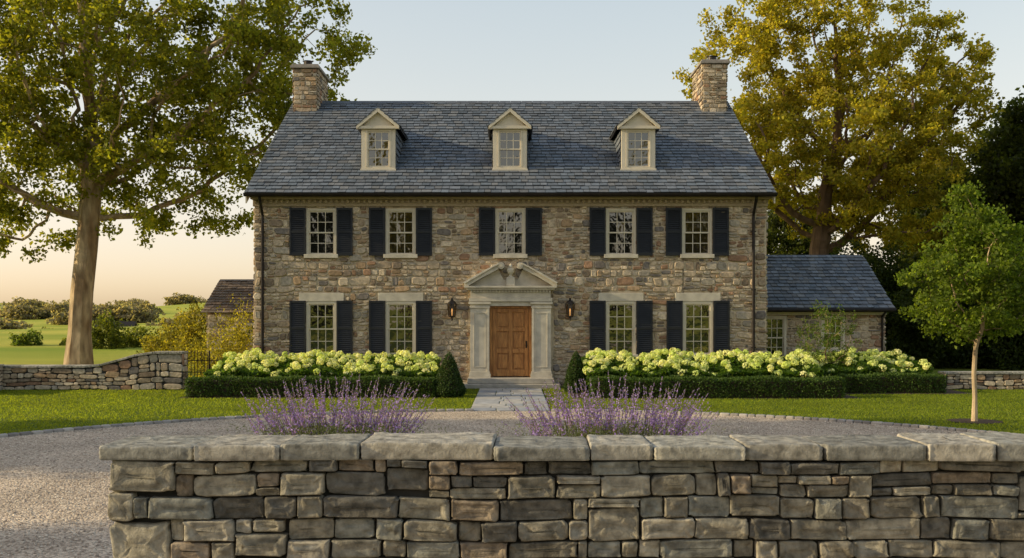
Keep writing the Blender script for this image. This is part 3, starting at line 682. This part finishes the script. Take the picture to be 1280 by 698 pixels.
hedge('boxwood_hedge',9.45,12.3,28.2,28.8,.50)
def cone(name,x,y_,r,h):
    root=empty(name,(x,y_,0)); n=9000; t=1-np.sqrt(rs.uniform(0,1,n)); a=rs.uniform(0,2*math.pi,n); rr=r*(1-t)**.75*np.minimum(1,.72+t*2.5)*(1+.05*np.sin(a*3+t*9))
    P=np.stack([rr*np.cos(a),rr*np.sin(a),t*h+.03],-1)+rs.normal(0,.015,(n,3))
    quads_obj('leaves',leaf_quads(P,.045,.7),leaf_cols(n,(.025,.052,.012),(.06,.10,.02),.4),'hedge',root)
    mb=MB(); mb.lathe([(r*.6,.01),(r*.85,h*.15),(r*.55,h*.5),(.02,h*.92)],0,0,14,(.01,.02,.006)); mb.obj('inner_twigs','mulch',root)
cone('boxwood_cone',px(561,26.9),26.95,.46,1.2); cone('boxwood_cone',px(720,28.6),28.6,.38,1.17)
def hydr(x0,x1,y0,y1,nh):
    root=empty('hydrangea_bush'); top=lambda x,y_: .64+.34*np.clip((y_-y0)/1.6,0,1)+.05*np.sin(x*3.1)+.04*np.sin(x*7.3+y_*3)
    n=int(2800*(x1-x0)); X=rs.uniform(x0,x1,n);Y=y0+(y1-y0)*rs.uniform(0,1,n)**1.3; Z=top(X,Y)*(1-.75*rs.uniform(0,1,n)**2.2)-.03
    P=np.stack([X,Y,Z],-1); quads_obj('leaves',leaf_quads(P,.12,.65,up=1),leaf_cols(n,(.035,.075,.01),(.085,.15,.02),.35),'leaf',root)
    hx=rs.uniform(x0,x1,nh); hy=y0+(y1-y0)*rs.uniform(0,1,nh); hz=top(hx,hy)+rs.uniform(-.05,.11,nh)-.2*(hy<y0+.4)*rs.uniform(0,1,nh)
    hr=rs.uniform(.07,.125,nh); C0=np.stack([hx,hy,hz],-1); m=80
    ctr=np.repeat(C0,m,0); r_=np.repeat(hr,m)[:,None]; dd=unit(rs.normal(size=(nh*m,3))+np.array([0,0,.15])); P=ctr+dd*r_*np.array([1,1,.85])*rs.uniform(.86,1.06,(nh*m,1))
    nn=unit(dd+rs.normal(0,.35,dd.shape)); t=unit(np.cross(nn,rs.normal(size=dd.shape))); b=np.cross(nn,t); s=.026
    Q=np.stack([P-t*s,P-b*s,P+t*s,P+b*s],1)
    tt=np.repeat(rs.uniform(0,1,nh),m)[:,None]; c=(np.array([.56,.66,.18])*(1-tt)+np.array([.80,.80,.46])*tt)*rs.uniform(.75,1.1,(nh*m,1))
    quads_obj('flower_heads',Q,c,'petal',root)
hydr(-8.55,-2.15,27.6,30.1,290); hydr(2.1,8.6,27.5,30.2,310); hydr(8.9,12.3,29.1,31.6,125)
def lavender(x,y_,rx,n):
    root=empty('lavender_plant',(x,y_,0)); Q=[];SQ=[]
    for i in range(n):
        bx_=rs.uniform(-1,1)*rx*.75; by_=rs.normal(0,.2); lean=bx_/rx*.6+rs.normal(0,.18); ly=rs.normal(0,.15)
        L_=rs.uniform(.75,1.36)*(1-.25*abs(bx_/rx)**2)
        b=np.array([bx_,by_,.05]); dv=np.array([lean,ly,1.0]); dv/=np.linalg.norm(dv); bend=np.array([lean*.35,0,-.05*abs(lean)])
        pt=lambda t:b+dv*L_*t+bend*t*t*.5
        for j in range(6):
            p,q=pt(j/6),pt((j+1)/6); w=np.array([.0035,0,0]); SQ.append([p-w,p+w,q+w,q-w])
        t0=rs.uniform(.46,.64); m=int(50*(1-t0)*L_)*2
        for j in range(m):
            t=t0+(1-t0)*(j+.5)/m; f=(t-t0)/(1-t0)
            if math.sin(f*42)<-.45: continue
            c=pt(t)+rs.normal(0,.0115*(1.25-f),3); s=.0175*(1.25-.7*f)
            u=unit(rs.normal(size=3)); v=unit(np.cross(u,rs.normal(size=3))); Q.append([c-u*s,c-v*s*.7,c+u*s,c+v*s*.7])
    Q=np.array(Q); t=rs.uniform(0,1,(len(Q),1)); c=np.array([.21,.13,.42])*(1-t)+np.array([.46,.33,.72])*t
    quads_obj('flower_spikes',Q,c,'hedge',root); SQ=np.array(SQ); quads_obj('stems',SQ,leaf_cols(len(SQ),(.14,.16,.06),(.20,.21,.09)),'leaf',root)
    nl=9000; P=np.stack([rs.normal(0,rx*.5,nl),rs.normal(0,.25,nl),rs.uniform(0.03,.62,nl)**1.0],-1)
    quads_obj('foliage',leaf_quads(P,.07,.16,up=-.5),leaf_cols(nl,(.09,.12,.06),(.15,.18,.09)),'leaf',root)
lavender(px(423,14.5),14.5,1.15,225); lavender(px(765,14.5),14.5,1.2,240)
# ================================================================ FOREGROUND WALL
fw=empty('stone_garden_wall')
FX0,FX1,FY,FYB,FT=-2.30,4.6,5.72,6.2,1.372
mb=MB(); mb.box(FX0+.05,FX1-.05,FY+.05,FYB-.05,-.1,FT-.01); mb.obj('wall_core','darkgap',fw)
PF=[((.255,.23,.175),3),((.19,.17,.13),3),((.30,.27,.205),2.2),((.13,.12,.10),2),((.26,.205,.145),1.5),((.215,.21,.175),2),((.35,.315,.245),1.2)]
FRG=[(0,-.3),(0,.6),(.008,.86),(.022,.96),(.055,1.0),(.11,1.01),(.19,1.0),(.28,1.01),(.38,1.01),(.46,1.0)]
mb=MB()
O=Vector((FX0,FY+.06,0)); 
big=[(0,.37,FT-.19,FT),(0,.15,FT-.36,FT-.19),(0,.34,FT-.62,FT-.36),(2.73,3.02,FT-.47,FT-.27),(1.58,1.82,FT-.18,FT-.05),(5.2,5.5,FT-.3,FT-.1),(3.55,3.85,FT-.33,FT-.2),(.7,1.0,FT-.55,FT-.42)]
rects=clip(layout(FX1-FX0,FT,rh=(.08,.14),cw=(.12,.34),split=.5),big)+big
for (x0,x1,z0,z1) in rects:
    w=x1-x0-.007*U(.5,2.0);h=z1-z0-.007*U(.5,1.8)
    stone(mb,O,X3,Z3,-Y3,(x0+x1)/2,(z0+z1)/2,w,h,.065*U(.6,1.35),48,FRG,pick(PF),nz=.014,nf=20,p=U(6,14),jit=.055,warp=.045,rot=U(-.025,.025))
for O_,Uv,w_ in ((Vector((FX0+.06,FYB,0)),-Y3,FYB-FY),(Vector((FX1-.06,FY,0)),Y3,FYB-FY),(Vector((FX1,FYB-.06,0)),-X3,FX1-FX0)):
    for (x0,x1,z0,z1) in layout(w_,FT,rh=(.10,.17),cw=(.13,.34),split=.55):
        stone(mb,O_,Uv,Z3,Uv.cross(Z3),(x0+x1)/2,(z0+z1)/2,x1-x0-.01,z1-z0-.01,.06,14,[(0,-.3),(0,.5),(.08,1)],pick(PF),nz=.01,nf=12,p=5,jit=.04)
mb.obj('face_stones','fstone',fw,smooth=True)
mb=MB(); PC=[((.35,.325,.27),3),((.29,.275,.23),2),((.40,.365,.30),2),((.26,.25,.215),1)]
CR=[(0.012,0),(0,.1),(.004,.25),(-.003,.45),(.003,.65),(-.001,.85),(.006,.96),(.014,.995),(.03,1.0),(.06,1.0),(.10,1.01),(.15,1.0),(.20,1.0),(.26,1.01),(.32,1.0),(.39,1.0),(.45,1.0)]
ends=[-2.37,-1.80,-1.32,-.87,-.10,.46,.82,1.35,1.80,2.38,2.78,3.3,3.9,4.7]
for a,b in zip(ends[:-1],ends[1:]):
    dpt=U(.52,.57); dy=U(-.02,.02); 
    stone(mb,Vector((0,0,FT+.002)),X3,Y3,Z3,(a+b)/2,FY-.045+dpt/2+dy,b-a-.007,dpt,.084*U(.85,1.15),170,CR,pick(PC),nz=.008,nf=14,p=22,jit=.02,warp=.04)
mb.obj('cap_stones','fstone',fw,smooth=True)
# ================================================================ SIDE WALLS
def low_wall(name,x0,x1,y_,h,zf,th=.45):
    r=empty(name); m1=MB(); n=40; m0=MB()
    for i in range(n):
        a=x0+(x1-x0)*i/n;b=x0+(x1-x0)*(i+1)/n; zz=h*zf((a+b)/2-x0); m0.box(a,b,y_+.02,y_+th-.02,-.2,zz-.02)
    m0.obj('wall_core','darkgap',r)
    kk=dict(cw=(.16,.4),rh=(.08,.16),split=.3,gap=.012)
    stone_face(m1,Vector((x0,y_+.02,0)),X3,Z3,x1-x0,h,d=.04,zmap=zf,**kk)
    stone_face(m1,Vector((x1,y_+th-.02,0)),-X3,Z3,x1-x0,h,d=.04,zmap=lambda u:zf(x1-x0-u),**kk)
    stone_face(m1,Vector((x1-.0,y_,0)),Y3,Z3,th,h,d=.03,zmap=lambda u:zf(x1-x0),**kk)
    stone_face(m1,Vector((x0+.0,y_+th,0)),-Y3,Z3,th,h,d=.03,zmap=lambda u:zf(0),**kk)
    m1.obj('face_stones','stone',r); mc=MB(); x=x0-.03
    while x<x1:
        w=U(.35,.6); w=min(w,x1+.04-x)
        za=h*zf(max(0,x-x0));zb=h*zf(min(x1-x0,x+w-x0)); c=pick(PC); w2=w-.012
        mc.add([(x,y_-.05,za),(x+w2,y_-.05,zb),(x+w2,y_+th+.05,zb),(x,y_+th+.05,za),(x,y_-.05,za+.07),(x+w2,y_-.05,zb+.07),(x+w2,y_+th+.05,zb+.07),(x,y_+th+.05,za+.07)],
              [(0,3,2,1),(4,5,6,7),(0,1,5,4),(1,2,6,5),(2,3,7,6),(3,0,4,7)],c); x+=w
    mc.obj('cap_stones','fstone',r,.012)
def zl(u):
    x=-22+u; return 1+.62*float(sstep(np.array((x+12.6)/2.0)))
low_wall('boundary_stone_wall',-22,px(229,29.6),29.5,.66,zl)
low_wall('boundary_stone_wall',-15.9,-15.05,27.3,.70,lambda u:1,th=2.1)
low_wall('boundary_stone_wall',12.9,26,29.6,.46,lambda u:1)
g=empty('iron_gate',(px(243,30),30.0,0)); mb=MB()
for i in range(9):
    x=-.40+.1*i; t=.98+.10*math.cos((i-4)/4*1.4); mb.tube((x,0,.06),(x,0,t),.010,6); mb.lathe([(.018,t),(.016,t+.02),(.002,t+.08)],x,0,6)
mb.tube((-.42,0,.15),(.42,0,.15),.014,6); mb.tube((-.42,0,.85),(.42,0,.85),.014,6); mb.tube((-.42,0,.5),(.42,0,.5),.011,6)
mb.tube((-.45,0,0),(-.45,0,1.15),.025,8);mb.tube((.45,0,0),(.45,0,1.15),.025,8); mb.obj('bars','metal',g)
mb=MB()
x=.5
while x<1.45: mb.tube((x,.0,.06),(x,.0,.95),.009,6); x+=.1
mb.tube((.45,0,.15),(1.5,0,.15),.012,6);mb.tube((.45,0,.85),(1.5,0,.85),.012,6); mb.obj('side_railing','metal',g)
ob=empty('stone_outbuilding'); ox0,ox1,oy0,oy1=-12.7,-8.6,41.5,46.5; oe=2.35;orz=3.75
mb=MB(); mb.box(ox0,ox1,oy0+.13,oy1,-.2,oe)
for x0,x1,z0,z1 in clip([(ox0,ox1,-.2,oe)],[(ox0+1.55,ox0+2.25,1.05,1.86)]): mb.box(x0,x1,oy0,oy0+.129,z0,z1)
mb.extx([(oy0,oe),(oy1,oe),(44,orz-.1)],ox0,ox1); mb.obj('core','mortar',ob)
mb=MB(); stone_face(mb,Vector((ox0,oy0,0)),X3,Z3,ox1-ox0,oe,[(1.5,2.3,1.0,1.9)]); stone_face(mb,Vector((ox0,oy1,0)),-Y3,Z3,5,oe); mb.obj('stone_walls','stone',ob)
T=MB();G=MB(); window(ox0+1.9,1.05,1.9,.8,oy0,T,G,None); T.obj('window_frame','trim',ob);G.obj('window_panes','glass',ob)
mb=MB(); Sv=Vector((0,2.8,orz-oe+.1)); Ls=Sv.length; Sv.normalize()
slates(mb,Vector((ox0-.2,oy0-.3,oe-.05)),X3,Sv,4.5,Ls); slates(mb,Vector((ox1+.2,oy1+.3,oe-.05)),-X3,Vector((0,-Sv.y,Sv.z)),4.5,Ls)
mb.c=[(c[0]*1.5,c[1]*1.0,c[2]*.65,1) for c in mb.c]; mb.obj('shingle_roof','slate',ob)
# ================================================================ LIGHT
el=math.radians(19); az=Vector((-1,-.10,0)).normalized()
sd=Vector((az.x*math.cos(el),az.y*math.cos(el),math.sin(el)))
sun=bpy.data.lights.new('sun','SUN'); sun.energy=5.0; sun.angle=math.radians(.6); sun.color=(1,.82,.50)
so=bpy.data.objects.new('sun',sun); COL.objects.link(so); so.rotation_euler=(-sd).to_track_quat('-Z','Y').to_euler()
w=bpy.data.worlds.new('World'); scene.world=w; w.use_nodes=True; nt=w.node_tree; L=nt.links.new
bg=nt.nodes['Background']; sky=nt.nodes.new('ShaderNodeTexSky'); sky.sky_type='NISHITA'; sky.sun_disc=False; sky.sun_elevation=el
sky.sun_rotation=math.atan2(az.x,az.y); sky.air_density=1.1; sky.dust_density=1.8; sky.ozone_density=1.6
hs=N(nt,'ShaderNodeHueSaturation'); hs.inputs['Saturation'].default_value=1.05; L(sky.outputs[0],hs.inputs['Color'])
s1=N(nt,'ShaderNodeVectorMath',operation='SCALE'); s1.inputs['Scale'].default_value=.36; L(hs.outputs[0],s1.inputs[0])
s2=N(nt,'ShaderNodeVectorMath',operation='MULTIPLY_ADD'); s2.inputs[1].default_value=(.92,.95,1.0); s2.inputs[2].default_value=(1,1,1); L(s1.outputs[0],s2.inputs[0])
s3=N(nt,'ShaderNodeVectorMath',operation='DIVIDE'); L(s1.outputs[0],s3.inputs[0]); L(s2.outputs[0],s3.inputs[1])
s4=N(nt,'ShaderNodeVectorMath',operation='MULTIPLY'); s4.inputs[1].default_value=(1.74/.15,1.50/.15,1.36/.15); L(s3.outputs[0],s4.inputs[0])
L(s4.outputs[0],bg.inputs[0]); bg.inputs[1].default_value=.15
cam=bpy.data.cameras.new('camera'); cam.lens=35*1244/1244.4; cam.sensor_width=36; cam.shift_y=46/1280; cam.clip_end=6000
co=bpy.data.objects.new('camera',cam); COL.objects.link(co); co.location=(0,0,2.2); co.rotation_euler=(math.radians(90),0,0); scene.camera=co
scene.view_settings.view_transform='Standard'; scene.view_settings.look='None'; scene.view_settings.exposure=0
